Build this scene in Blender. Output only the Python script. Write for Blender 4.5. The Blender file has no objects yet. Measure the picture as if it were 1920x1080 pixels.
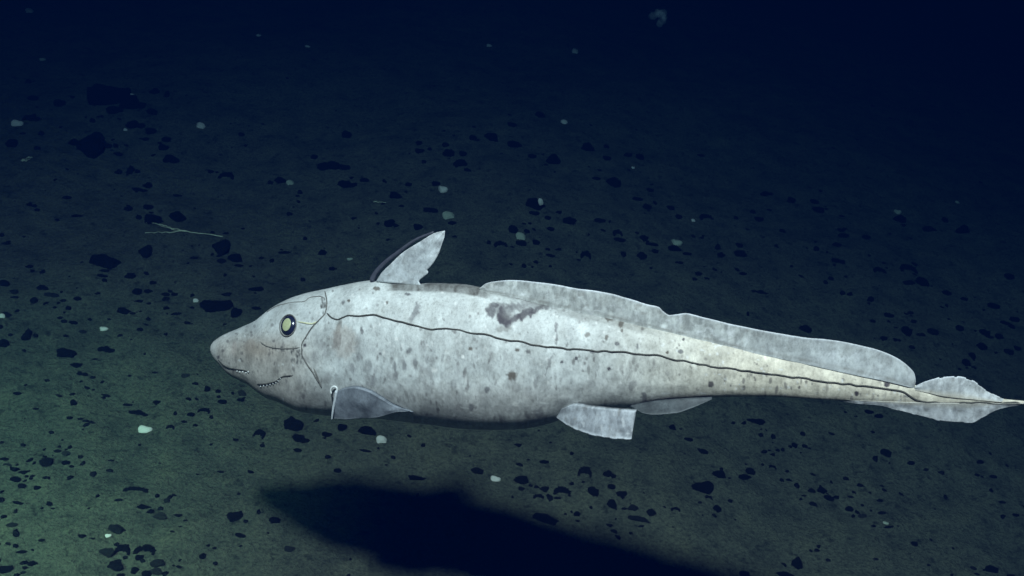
import bpy, bmesh, math, random
import numpy as np
from mathutils import Vector, Matrix, Euler

random.seed(11)
rng = np.random.default_rng(11)
scene = bpy.context.scene
C = scene.collection

# ------------------------------------------------------------------ camera
CAM_H, PITCH, HFOV = 1.685, 0.304, math.radians(50)
FPX = 960 / math.tan(HFOV / 2)
CAM = np.array([0.0, 0.0, CAM_H])
cam_d = bpy.data.cameras.new('camera')
cam_d.sensor_width = 36
cam_d.angle = HFOV
cam_d.clip_start = 0.02
cam_d.clip_end = 200
cam = bpy.data.objects.new('camera', cam_d)
C.objects.link(cam)
cam.location = CAM
cam.rotation_euler = (math.pi / 2 - PITCH, 0, 0)
scene.camera = cam

# ------------------------------------------------------------------ world: faint blue glow of the deep water
w = bpy.data.worlds.new('World')
scene.world = w
w.use_nodes = True
w.node_tree.nodes['Background'].inputs['Color'].default_value = (0.01, 0.13, 1.0, 1)
w.node_tree.nodes['Background'].inputs['Strength'].default_value = 0.016

# ------------------------------------------------------------------ the main lamp of this dark place: the dive vehicle's floodlight
LAMP = np.array([-0.157, -0.51, CAM_H + 1.74])
ld = bpy.data.lights.new('vehicle_floodlight', 'SPOT')
ld.energy = 4500
ld.color = (1.0, 0.57, 0.44)
ld.shadow_soft_size = 0.12
ld.spot_size = math.radians(88)
ld.spot_blend = 1.0
lamp = bpy.data.objects.new('vehicle_floodlight', ld)
C.objects.link(lamp)
lamp.location = LAMP
AIM = np.array([-0.12, 1.28, 0.74])
lamp.rotation_euler = Vector(AIM - LAMP).to_track_quat('-Z', 'Y').to_euler()

# second lamp, unseen, added low at left to brighten the seabed there
ld2 = bpy.data.lights.new('unseen_side_light', 'SPOT')
ld2.energy = 1150
ld2.color = (0.66, 0.82, 0.44)
ld2.shadow_soft_size = 0.09
ld2.spot_size = math.radians(38)
ld2.spot_blend = 1.0
lamp2 = bpy.data.objects.new('unseen_side_light', ld2)
C.objects.link(lamp2)
lamp2.location = (-1.5, 0.1, 2.3)
lamp2.rotation_euler = Vector(np.array([-1.16, 1.66, 0.64]) - np.array([-1.5, 0.1, 2.3])).to_track_quat('-Z', 'Y').to_euler()

scene.view_settings.view_transform = 'Standard'
scene.view_settings.look = 'None'
scene.view_settings.exposure = 0
scene.view_settings.gamma = 1
scene.cycles.volume_bounces = 0
scene.cycles.max_bounces = 6
scene.cycles.use_denoising = True

# ------------------------------------------------------------------ maths helpers
def hash3(i, j, k, seed):
    n = (i * 374761393 + j * 668265263 + k * 2147483647 + seed * 1274126177) & 0xFFFFFFFF
    n = ((n ^ (n >> 13)) * 1274126177) & 0xFFFFFFFF
    n = n ^ (n >> 16)
    return (n & 0xFFFF) / 65535.0

def noise(p, seed=0):
    p = np.asarray(p, float)
    i = np.floor(p).astype(np.int64)
    f = p - i
    f = f * f * (3 - 2 * f)
    r = 0
    for a in (0, 1):
        for b in (0, 1):
            for c in (0, 1):
                wgt = (f[..., 0] if a else 1 - f[..., 0]) * (f[..., 1] if b else 1 - f[..., 1]) * (f[..., 2] if c else 1 - f[..., 2])
                r = r + wgt * hash3(i[..., 0] + a, i[..., 1] + b, i[..., 2] + c, seed)
    return r * 2 - 1

def fbm(p, octs=4, seed=0):
    p = np.asarray(p, float)
    r, a = 0, 1.0
    for o in range(octs):
        r = r + a * noise(p * 2 ** o + 17.3 * o, seed + o)
        a *= .5
    return r

def smooth(t):
    t = np.clip(t, 0, 1)
    return t * t * (3 - 2 * t)

def pchip(xs, ys, x):
    xs, ys = np.asarray(xs, float), np.asarray(ys, float)
    h = np.diff(xs)
    d = np.diff(ys) / h
    m = np.zeros_like(ys)
    m[0], m[-1] = d[0], d[-1]
    for k in range(1, len(xs) - 1):
        if d[k - 1] * d[k] > 0:
            w1, w2 = 2 * h[k] + h[k - 1], h[k] + 2 * h[k - 1]
            m[k] = (w1 + w2) / (w1 / d[k - 1] + w2 / d[k])
    x = np.clip(x, xs[0], xs[-1])
    k = np.clip(np.searchsorted(xs, x) - 1, 0, len(xs) - 2)
    t = (x - xs[k]) / h[k]
    return ((2 * t**3 - 3 * t**2 + 1) * ys[k] + (t**3 - 2 * t**2 + t) * h[k] * m[k]
            + (-2 * t**3 + 3 * t**2) * ys[k + 1] + (t**3 - t**2) * h[k] * m[k + 1])

def along(pts, n):
    """n points along a smooth curve through pts (any dimension)"""
    pts = np.asarray(pts, float)
    s = np.concatenate([[0], np.cumsum(np.linalg.norm(np.diff(pts[:, :2], axis=0), axis=1))])
    x = np.linspace(0, s[-1], n)
    return np.stack([pchip(s, pts[:, k], x) for k in range(pts.shape[1])], 1)

CP, SP = math.cos(PITCH), math.sin(PITCH)
def ray(u, v):
    x, z = (np.asarray(u, float) - 960) / FPX, -(np.asarray(v, float) - 540) / FPX
    return np.stack([x, CP + z * SP, -SP + z * CP], -1)
def proj(P):
    d = P - CAM
    yy = d[..., 1] * CP - d[..., 2] * SP
    zz = d[..., 1] * SP + d[..., 2] * CP
    return np.stack([960 + FPX * d[..., 0] / yy, 540 - FPX * zz / yy], -1)

# ------------------------------------------------------------------ object helpers
def mesh_obj(name, verts, faces, mat, parent=None, cols=None, smooth_shade=True):
    me = bpy.data.meshes.new(name)
    me.from_pydata([tuple(p) for p in verts], [], [tuple(int(i) for i in f) for f in faces])
    me.materials.append(mat)
    if smooth_shade:
        me.polygons.foreach_set('use_smooth', [True] * len(me.polygons))
    if cols is not None:
        at_ = me.color_attributes.new('tint', 'FLOAT_COLOR', 'POINT')
        c4 = np.ones((len(verts), 4), np.float32)
        c4[:, :3] = cols
        at_.data.foreach_set('color', c4.ravel())
    me.update()
    o = bpy.data.objects.new(name, me)
    C.objects.link(o)
    if parent:
        o.parent = parent
    return o

def tag(o, label=None, cat=None, group=None, kind=None):
    if label: o['label'] = label
    if cat: o['category'] = cat
    if group: o['group'] = group
    if kind: o['kind'] = kind
    return o

def tube_mesh(pts, rad, n=6):
    pts = np.asarray(pts, float)
    rad = np.broadcast_to(rad, len(pts))
    V, F = [], []
    for k, p in enumerate(pts):
        d = pts[min(k + 1, len(pts) - 1)] - pts[max(k - 1, 0)]
        d /= np.linalg.norm(d) + 1e-12
        a = np.cross(d, (0.13, 0.31, 0.94)); a /= np.linalg.norm(a)
        b = np.cross(d, a)
        for j in range(n):
            t = 2 * math.pi * j / n
            V.append(p + rad[k] * (a * math.cos(t) + b * math.sin(t)))
    for k in range(len(pts) - 1):
        for j in range(n):
            F.append((k * n + j, k * n + (j + 1) % n, (k + 1) * n + (j + 1) % n, (k + 1) * n + j))
    F.append(tuple(range(n))[::-1]); F.append(tuple((len(pts) - 1) * n + j for j in range(n)))
    return V, F

# ------------------------------------------------------------------ materials
def new_mat(name):
    m = bpy.data.materials.new(name)
    m.use_nodes = True
    nt = m.node_tree
    return m, nt, nt.nodes, nt.links, nt.nodes['Principled BSDF']

def noise_node(nt, scale, detail=4, vec=None, rough=.55):
    n = nt.nodes.new('ShaderNodeTexNoise')
    n.inputs['Scale'].default_value = scale
    n.inputs['Detail'].default_value = detail
    n.inputs['Roughness'].default_value = rough
    if vec is not None: nt.links.new(vec, n.inputs['Vector'])
    return n

def ramp(nt, fac, stops):
    r = nt.nodes.new('ShaderNodeValToRGB')
    while len(r.color_ramp.elements) < len(stops): r.color_ramp.elements.new(.5)
    for e, (p, c) in zip(r.color_ramp.elements, stops):
        e.position = p; e.color = (*c, 1)
    nt.links.new(fac, r.inputs['Fac'])
    return r

def mixc(nt, mode, fac, a, b):
    m = nt.nodes.new('ShaderNodeMix'); m.data_type = 'RGBA'; m.blend_type = mode
    if isinstance(fac, (int, float)): m.inputs['Factor'].default_value = fac
    else: nt.links.new(fac, m.inputs['Factor'])
    for s, v in (('A', a), ('B', b)):
        sock = [i for i in m.inputs if i.name == s and i.type == 'RGBA'][0]
        if isinstance(v, tuple): sock.default_value = (*v, 1)
        else: nt.links.new(v, sock)
    return [o for o in m.outputs if o.type == 'RGBA'][0]

def bump(nt, h, strength, dist, prev=None):
    b = nt.nodes.new('ShaderNodeBump')
    b.inputs['Strength'].default_value = strength; b.inputs['Distance'].default_value = dist
    nt.links.new(h, b.inputs['Height'])
    if prev: nt.links.new(prev.outputs['Normal'], b.inputs['Normal'])
    return b

def mat_skin(name, translucent=0.0):
    m, nt, N, L, b = new_mat(name)
    at_ = N.new('ShaderNodeAttribute'); at_.attribute_name = 'tint'
    tc = N.new('ShaderNodeTexCoord')
    mp = N.new('ShaderNodeMapping'); mp.inputs['Scale'].default_value = (1.0, 1.0, 0.62)
    L.new(tc.outputs['Object'], mp.inputs['Vector'])
    n1 = noise_node(nt, 300, 6, mp.outputs['Vector'], .75)      # fine upright streaks of the skin
    n2 = noise_node(nt, 55, 4, tc.outputs['Object'], .6)
    r1 = ramp(nt, n1.outputs['Fac'], [(.30, (.68, .67, .66)), (.5, (1, 1, 1)), (.72, (1.2, 1.2, 1.2))])
    r2 = ramp(nt, n2.outputs['Fac'], [(.28, (.78, .77, .75)), (.55, (1, 1, 1)), (.8, (1.08, 1.08, 1.06))])
    c = mixc(nt, 'MULTIPLY', 1.0, at_.outputs['Color'], r1.outputs['Color'])
    c = mixc(nt, 'MULTIPLY', 1.0, c, r2.outputs['Color'])
    L.new(c, b.inputs['Base Color'])
    b.inputs['Roughness'].default_value = .55
    b.inputs['Specular IOR Level'].default_value = .25
    bm1 = bump(nt, n1.outputs['Fac'], .22, .0015)
    bm2 = bump(nt, n2.outputs['Fac'], .18, .003, bm1)
    L.new(bm2.outputs['Normal'], b.inputs['Normal'])
    if translucent:
        t = N.new('ShaderNodeBsdfTranslucent'); L.new(c, t.inputs['Color'])
        mx = N.new('ShaderNodeMixShader'); mx.inputs[0].default_value = translucent
        L.new(b.outputs[0], mx.inputs[1]); L.new(t.outputs[0], mx.inputs[2])
        L.new(mx.outputs[0], N['Material Output'].inputs['Surface'])
    return m

def mat_plain(name, col, rough=.6, spec=.3, var=0.25, scale=120):
    m, nt, N, L, b = new_mat(name)
    tc = N.new('ShaderNodeTexCoord')
    n = noise_node(nt, scale, 4, tc.outputs['Object'])
    lo = tuple(x * (1 - var) for x in col); hi = tuple(x * (1 + var) for x in col)
    r = ramp(nt, n.outputs['Fac'], [(.3, lo), (.7, hi)])
    L.new(r.outputs['Color'], b.inputs['Base Color'])
    b.inputs['Roughness'].default_value = rough
    b.inputs['Specular IOR Level'].default_value = spec
    return m

def mat_seabed():
    m, nt, N, L, b = new_mat('sediment')
    tc = N.new('ShaderNodeTexCoord')
    v = tc.outputs['Object']
    n0 = noise_node(nt, 1.7, 5, v)
    n1 = noise_node(nt, 14, 6, v, .65)
    n2 = noise_node(nt, 160, 5, v, .7)
    n3 = noise_node(nt, 45, 3, v, .6)
    r0 = ramp(nt, n0.outputs['Fac'], [(.3, (.090, .092, .062)), (.5, (.117, .119, .076)), (.72, (.140, .139, .087))])
    r1 = ramp(nt, n1.outputs['Fac'], [(.3, (.62, .64, .67)), (.52, (1, 1, 1)), (.75, (1.25, 1.22, 1.12))])
    r2 = ramp(nt, n2.outputs['Fac'], [(.3, (.4, .4, .43)), (.5, (1, 1, 1)), (.72, (1.55, 1.5, 1.4))])
    r3 = ramp(nt, n3.outputs['Fac'], [(.30, (.38, .4, .43)), (.43, (1, 1, 1))])
    c = mixc(nt, 'MULTIPLY', 1.0, r0.outputs['Color'], r1.outputs['Color'])
    c = mixc(nt, 'MULTIPLY', .8, c, r2.outputs['Color'])
    c = mixc(nt, 'MULTIPLY', .8, c, r3.outputs['Color'])
    L.new(c, b.inputs['Base Color'])
    b.inputs['Roughness'].default_value = .95
    b.inputs['Specular IOR Level'].default_value = .1
    bm1 = bump(nt, n2.outputs['Fac'], .8, .008)
    bm2 = bump(nt, n1.outputs['Fac'], .7, .025, bm1)
    L.new(bm2.outputs['Normal'], b.inputs['Normal'])
    return m

def mat_stone(name, col):
    m, nt, N, L, b = new_mat(name)
    tc = N.new('ShaderNodeTexCoord'); oi = N.new('ShaderNodeObjectInfo')
    n1 = noise_node(nt, 2.2, 6, tc.outputs['Object'], .65)
    n2 = noise_node(nt, 9, 5, tc.outputs['Object'], .7)
    r1 = ramp(nt, n1.outputs['Fac'], [(.3, tuple(x * .6 for x in col)), (.6, col), (.85, tuple(x * 1.9 for x in col))])
    rv = ramp(nt, oi.outputs['Random'], [(0, (.7, .7, .7)), (.8, (1.1, 1.1, 1.1)), (1, (1.7, 1.65, 1.5))])
    c = mixc(nt, 'MULTIPLY', 1.0, r1.outputs['Color'], rv.outputs['Color'])
    n4 = noise_node(nt, 1.6, 5, tc.outputs['Object'], .7)
    rd = ramp(nt, n4.outputs['Fac'], [(.60, (0, 0, 0)), (.74, (.6, .6, .6))])
    c = mixc(nt, 'MIX', rd.outputs['Color'], c, (.050, .051, .040))
    L.new(c, b.inputs['Base Color'])
    b.inputs['Roughness'].default_value = .75
    b.inputs['Specular IOR Level'].default_value = .2
    bm = bump(nt, n2.outputs['Fac'], .6, .12)
    L.new(bm.outputs['Normal'], b.inputs['Normal'])
    return m

M_SKIN = mat_skin('chimaera_skin')
M_FIN = mat_skin('fin_membrane', .22)
M_LINE = mat_plain('canal_dark', (.060, .060, .048), .6)
M_LINE_SOFT = mat_plain('canal_soft', (.15, .145, .125), .6)
M_CANAL_PALE = mat_plain('canal_pale', (.62, .62, .40), .5)
M_EYE = mat_plain('eye_dark', (.012, .016, .035), .2, .5)
M_PUPIL = mat_plain('pupil_green', (.40, .43, .24), .35, .4, .12, 300)
M_TOOTH = mat_plain('tooth_white', (.75, .77, .74), .4)
M_SPINE = mat_plain('spine_dark', (.055, .06, .075), .5)
M_SED = mat_seabed()
M_STONE = mat_stone('black_stone', (.009, .009, .0085))
M_STONE_G = mat_stone('grey_stone', (.030, .031, .025))
M_PALE = mat_plain('pale_pebble', (.74, .68, .54), .8, .15, .2, 60)
M_PALE_Y = mat_plain('pale_yellow_pebble', (.42, .44, .30), .8, .15, .25, 60)
M_STALK = mat_plain('pale_stalk', (.62, .60, .36), .7, .2, .4, 90)

# ------------------------------------------------------------------ the seabed
SL, RO = 0.317, -0.123
def G(x, y):
    x, y = np.asarray(x, float), np.asarray(y, float)
    base = SL * y + RO * x
    base = np.where(base > 2.2, 2.2 + .5 * np.tanh((base - 2.2) / .5), base)
    base = np.where(base < -1.0, -1.0 + .5 * np.tanh((base + 1.0) / .5), base)
    p = np.stack([x, y, np.zeros_like(x)], -1)
    z = base + 0.028 * fbm(p * 1.3, 2, 5) + .010 * fbm(p * 6, 2, 9) + .0022 * fbm(p * 26, 2, 13)
    return z

def ground(u, v):
    r = ray(u, v)
    t = CAM_H / (SL * r[..., 1] + RO * r[..., 0] - r[..., 2])
    for _ in range(12):
        P = CAM + t[..., None] * r if np.ndim(t) else CAM + t * r
        err = P[..., 2] - G(P[..., 0], P[..., 1])
        t = t + err / (SL * r[..., 1] + RO * r[..., 0] - r[..., 2])
    return CAM + (t[..., None] * r if np.ndim(t) else t * r)

GN = np.array([-RO, -SL, 1.0]); GN /= np.linalg.norm(GN)
gx = np.concatenate([np.linspace(-15, -3.1, 40)[:-1], np.arange(-3.1, 3.1, .014), np.linspace(3.1, 15, 40)])
gy = np.concatenate([np.linspace(-9, 1.2, 40)[:-1], np.arange(1.2, 5.6, .014), np.linspace(5.6, 16, 40)])
X, Y = np.meshgrid(gx, gy)
Z = G(X, Y)
nx, ny = len(gx), len(gy)
idx = np.arange(nx * ny).reshape(ny, nx)
F = np.stack([idx[:-1, :-1], idx[:-1, 1:], idx[1:, 1:], idx[1:, :-1]], -1).reshape(-1, 4)
sb = mesh_obj('seabed', np.stack([X, Y, Z], -1).reshape(-1, 3), F, M_SED)
tag(sb, 'dark olive sediment slope of the deep seabed', kind='structure')

# ------------------------------------------------------------------ the water: one closed box of dim blue-absorbing sea
hz, nt, N, L, b = new_mat('sea_water')
N.remove(b)
pv = N.new('ShaderNodeVolumePrincipled')
pv.inputs['Density'].default_value = 0.6
pv.inputs['Color'].default_value = (.0, .0025, .018, 1)
pv.inputs['Absorption Color'].default_value = (.006, .135, .25, 1)
pv.inputs['Anisotropy'].default_value = 0.0
L.new(pv.outputs[0], N['Material Output'].inputs['Volume'])
x0, x1, y0, y1, z0, z1 = -15.5, 15.5, -9.5, 16.5, -3.0, 4.3
hv = [(x, y, z) for x in (x0, x1) for y in (y0, y1) for z in (z0, z1)]
hf = [(0, 1, 3, 2), (4, 6, 7, 5), (0, 4, 5, 1), (2, 3, 7, 6), (0, 2, 6, 4), (1, 5, 7, 3)]
hb = mesh_obj('haze', hv, hf, hz, smooth_shade=False)
tag(hb, 'dark blue deep sea water filling the scene', kind='stuff')

# ------------------------------------------------------------------ the chimaera
YAW, Y0 = -0.338, 1.37
EN = np.array([YAW, -1.0, 0.0]); EN /= np.linalg.norm(EN)      # lateral normal, towards the lit flank
FP0 = np.array([0, Y0, 0.0])
def bend(u):
    u = np.asarray(u, float)
    return .012 * np.sin((u - 500) / 1500 * 2 * math.pi)
def bp(u, v, off=0.0):
    """fish coordinates (u along the body, v down, off out of the symmetry plane) to space"""
    r = ray(u, v)
    o = np.asarray(off, float) + bend(u)
    t = (o - (CAM - FP0) @ EN) / (r @ EN)
    return CAM + (t[..., None] if np.ndim(t) else t) * r

TOP = [(396.5, 650), (398, 644.5), (401, 639.5), (406, 635), (420, 626), (450, 613), (480, 598), (500, 581), (520, 567.5), (545, 556), (580, 546),
       (610, 540), (640, 533), (680, 526.5), (705, 526), (740, 529), (800, 530), (860, 533), (905, 540), (960, 551), (1010, 563), (1060, 575),
       (1130, 590), (1200, 606), (1260, 620), (1320, 634), (1400, 653), (1500, 674), (1600, 696), (1660, 709), (1720, 723), (1760, 734), (1830, 741),
       (1870, 746.5), (1920, 751.5), (1990, 757), (2080, 765)]
BOT = [(396.5, 652), (398, 658.5), (401, 664), (406, 671), (414, 680), (424, 689.5), (435, 701), (458, 713.5), (480, 724), (492, 733), (513, 746), (538, 754),
       (558, 764), (580, 772), (622, 779), (680, 784), (715, 787), (760, 793), (815, 799), (870, 806), (920, 808), (980, 806), (1010, 801), (1040, 793),
       (1065, 782), (1100, 773), (1140, 768.5), (1190, 764), (1250, 754.5), (1320, 747.5), (1380, 744.5), (1440, 744), (1500, 747), (1560, 750.5), (1620, 753), (1680, 755),
       (1740, 757.5), (1830, 758.5), (1920, 758), (1990, 761), (2080, 767)]
WID = [(396, .95), (420, .85), (470, .74), (540, .66), (620, .62), (720, .60), (900, .60), (1040, .56), (1150, .52), (1300, .46), (1500, .40), (1650, .38), (1760, .34), (1870, .6), (2080, .8)]
us = [396.5]
step = .35
while us[-1] < 2075:
    us.append(us[-1] + step)
    step = min(step * 1.12, 1.7)
us = np.array(us)
vt = pchip(*zip(*TOP), us); vb = pchip(*zip(*BOT), us)
ker = np.exp(-np.linspace(-2, 2, 15) ** 2); ker /= ker.sum()
def soft(v):
    p = np.concatenate([np.full(7, v[0]), v, np.full(7, v[-1])])
    s = np.convolve(p, ker, 'valid')
    w_ = smooth((us - 415) / 30)
    return v * (1 - w_) + s * w_
vt, vb = soft(vt), soft(vb)
Tp, Bp = bp(us, vt), bp(us, vb)
Cc = (Tp + Bp) / 2
A = np.linalg.norm(Tp - Bp, axis=1) / 2
Uv = (Tp - Bp) / (2 * A[:, None])
wid = pchip(*zip(*WID), us)
TAN = math.tan(PITCH + .05)
A = A / np.sqrt(1 + (wid * TAN) ** 2)
Bw = A * wid
EXP = np.interp(us, [396, 450, 560, 700, 1000, 1200, 1500, 2080], [1, .97, .93, .90, .90, .94, 1, 1])
NR = 280
th = np.linspace(0, 2 * math.pi, NR, endpoint=False)
def section(k_u, theta):
    """point on the body surface for fractional station k_u and ring angle theta (0 back, pi/2 lit flank)"""
    i = np.arange(len(us))
    c = np.stack([np.interp(k_u, i, Cc[:, q]) for q in range(3)], -1)
    up = np.stack([np.interp(k_u, i, Uv[:, q]) for q in range(3)], -1)
    a, bw, ex = np.interp(k_u, i, A), np.interp(k_u, i, Bw), np.interp(k_u, i, EXP)
    ct, st = np.cos(theta), np.sin(theta)
    zc = np.sign(ct) * np.abs(ct) ** ex
    lowx = ex + .5 * smooth((.15 - ct) / .7) * smooth(a / .05) * np.interp(k_u, i, smooth((us - 540) / 200))
    yc = np.sign(st) * np.abs(st) ** lowx
    return c + up * (a * zc)[..., None] + EN * (bw * yc)[..., None]

KU, TH = np.meshgrid(np.arange(1, len(us)), th, indexing='ij')
BV = section(KU.astype(float), TH)
ns = BV.shape[0]

def surf(u, v, lift=0.0):
    """place on the lit flank seen at (u, v)"""
    u, v = np.atleast_1d(np.asarray(u, float)), np.atleast_1d(np.asarray(v, float))
    k = np.interp(u, us, np.arange(len(us)))
    t = np.full_like(k, math.pi / 2)
    for _ in range(40):
        P = section(k, t); q = proj(P)
        du, dv = u - q[:, 0], v - q[:, 1]
        kk = np.clip(k + .6 * du * np.gradient(np.arange(len(us)), us)[np.clip(k.astype(int), 0, len(us) - 1)], 1, len(us) - 2)
        h = np.interp(k, np.arange(len(us)), vb - vt) / 2
        t = np.clip(t + .5 * dv / np.maximum(h, 3) , .12, math.pi - .12)
        k = kk
    e = .01
    P = section(k, t)
    d1 = section(k, t + e) - P
    d2 = section(np.clip(k + .5, 0, len(us) - 1), t) - P
    nrm = np.cross(d1, d2); nrm /= np.linalg.norm(nrm, axis=1)[:, None] + 1e-12
    nrm *= np.sign(nrm @ EN)[:, None]
    return P + nrm * lift, nrm

# skin relief: shallow folds
q = BV.reshape(-1, 3)
nz = fbm(np.stack([KU * .05, TH * 3, np.zeros_like(TH)], -1), 3, 31)
rel = .0006 * nz * (1 - .8 * smooth((TH - 1.9) / .5) * smooth((4.4 - TH) / .5)) * np.minimum(1, np.interp(KU, np.arange(len(us)), A) / .05)
dirv = BV - Cc[KU.astype(int)]
dirv /= np.linalg.norm(dirv, axis=2)[..., None] + 1e-9
BV = BV + dirv * rel[..., None]

# skin colour
UVp = proj(BV)
far = TH > math.pi
mir = (NR - np.arange(NR)) % NR
UVn = UVp.copy()
UVn[:, th > math.pi] = UVp[:, mir][:, th > math.pi]
PU, PV = UVn[..., 0], UVn[..., 1]
P3 = np.stack([PU, PV, np.zeros_like(PU)], -1)
def lerp(c, col, k):
    return c * (1 - k[..., None]) + np.array(col) * k[..., None]
col = np.ones(PU.shape + (3,)) * np.array((.52, .55, .53))
col = lerp(col, (.62, .58, .46), .9 * smooth((PU - 1050) / 400))
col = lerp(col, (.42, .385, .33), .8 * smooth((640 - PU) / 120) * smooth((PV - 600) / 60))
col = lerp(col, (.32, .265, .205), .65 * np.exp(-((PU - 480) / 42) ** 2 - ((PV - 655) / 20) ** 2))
col = lerp(col, (.40, .38, .35), .45 * smooth((PV - 700) / 50) * smooth((1250 - PU) / 200))  # lower flank darker towards the belly, fading out along the tail
mot = fbm(P3 / np.array([26, 34, 1]), 3, 41)
col = col * (1 + .17 * mot)[..., None]
streak = fbm(P3 / np.array([7, 14, 1]), 3, 43)
col = col * (1 + .075 * streak * (1 + smooth((PV - 640) / 40)))[..., None]
# small dark upright flecks
def mark(u_, v_, ru, rv, ang, c, k):
    r_ = 1.4 * max(ru, rv)
    m_ = (np.abs(PU - u_) < r_) & (np.abs(PV - v_) < r_)
    if not m_.any(): return
    ca, sa = math.cos(math.radians(ang)), math.sin(math.radians(ang))
    dx, dy = PU[m_] - u_, PV[m_] - v_
    e_ = np.sqrt(((dx * ca + dy * sa) / ru) ** 2 + ((-dx * sa + dy * ca) / rv) ** 2)
    col[m_] = lerp(col[m_], c, k * smooth((1.25 - e_) / .6))
for _ in range(420):
    u_ = random.uniform(415, 1700) if random.random() < .6 else random.uniform(415, 900)
    t_ = random.random() ** .8
    v_ = np.interp(u_, us, vt) * (1 - t_) + np.interp(u_, us, vb) * t_
    sz = random.choice((1.4, 1.8, 2.2, 3.0))
    up_ = t_ > .4 and random.random() < .6
    mark(u_, v_, sz, sz * (random.uniform(1.8, 3.4) if up_ else 1.1), random.gauss(0, 12), (.14, .13, .12), random.uniform(.25, .75))
for _ in range(160):
    u_ = random.uniform(560, 1700); t_ = random.random()
    v_ = np.interp(u_, us, vt) * (1 - t_) + np.interp(u_, us, vb) * t_
    mark(u_, v_, random.uniform(1.5, 3), random.uniform(1.5, 4), 0, (.74, .75, .72), random.uniform(.3, .7))
for _ in range(70):
    u_ = random.uniform(560, 1000); t_ = random.uniform(.45, .95)
    v_ = np.interp(u_, us, vt) * (1 - t_) + np.interp(u_, us, vb) * t_
    mark(u_, v_, random.uniform(3, 9), random.uniform(5, 14), random.gauss(0, 15), (.27, .265, .255), random.uniform(.15, .45))
fl = noise(P3 / np.array([9, 9, 1]) + 50, 53)
col = lerp(col, (.70, .72, .69), .6 * smooth((fl - .8) / .1))
DARK, BROWN, GREY, LIGHT = (.045, .038, .045), (.10, .082, .06), (.155, .155, .155), (.78, .79, .75)
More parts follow.
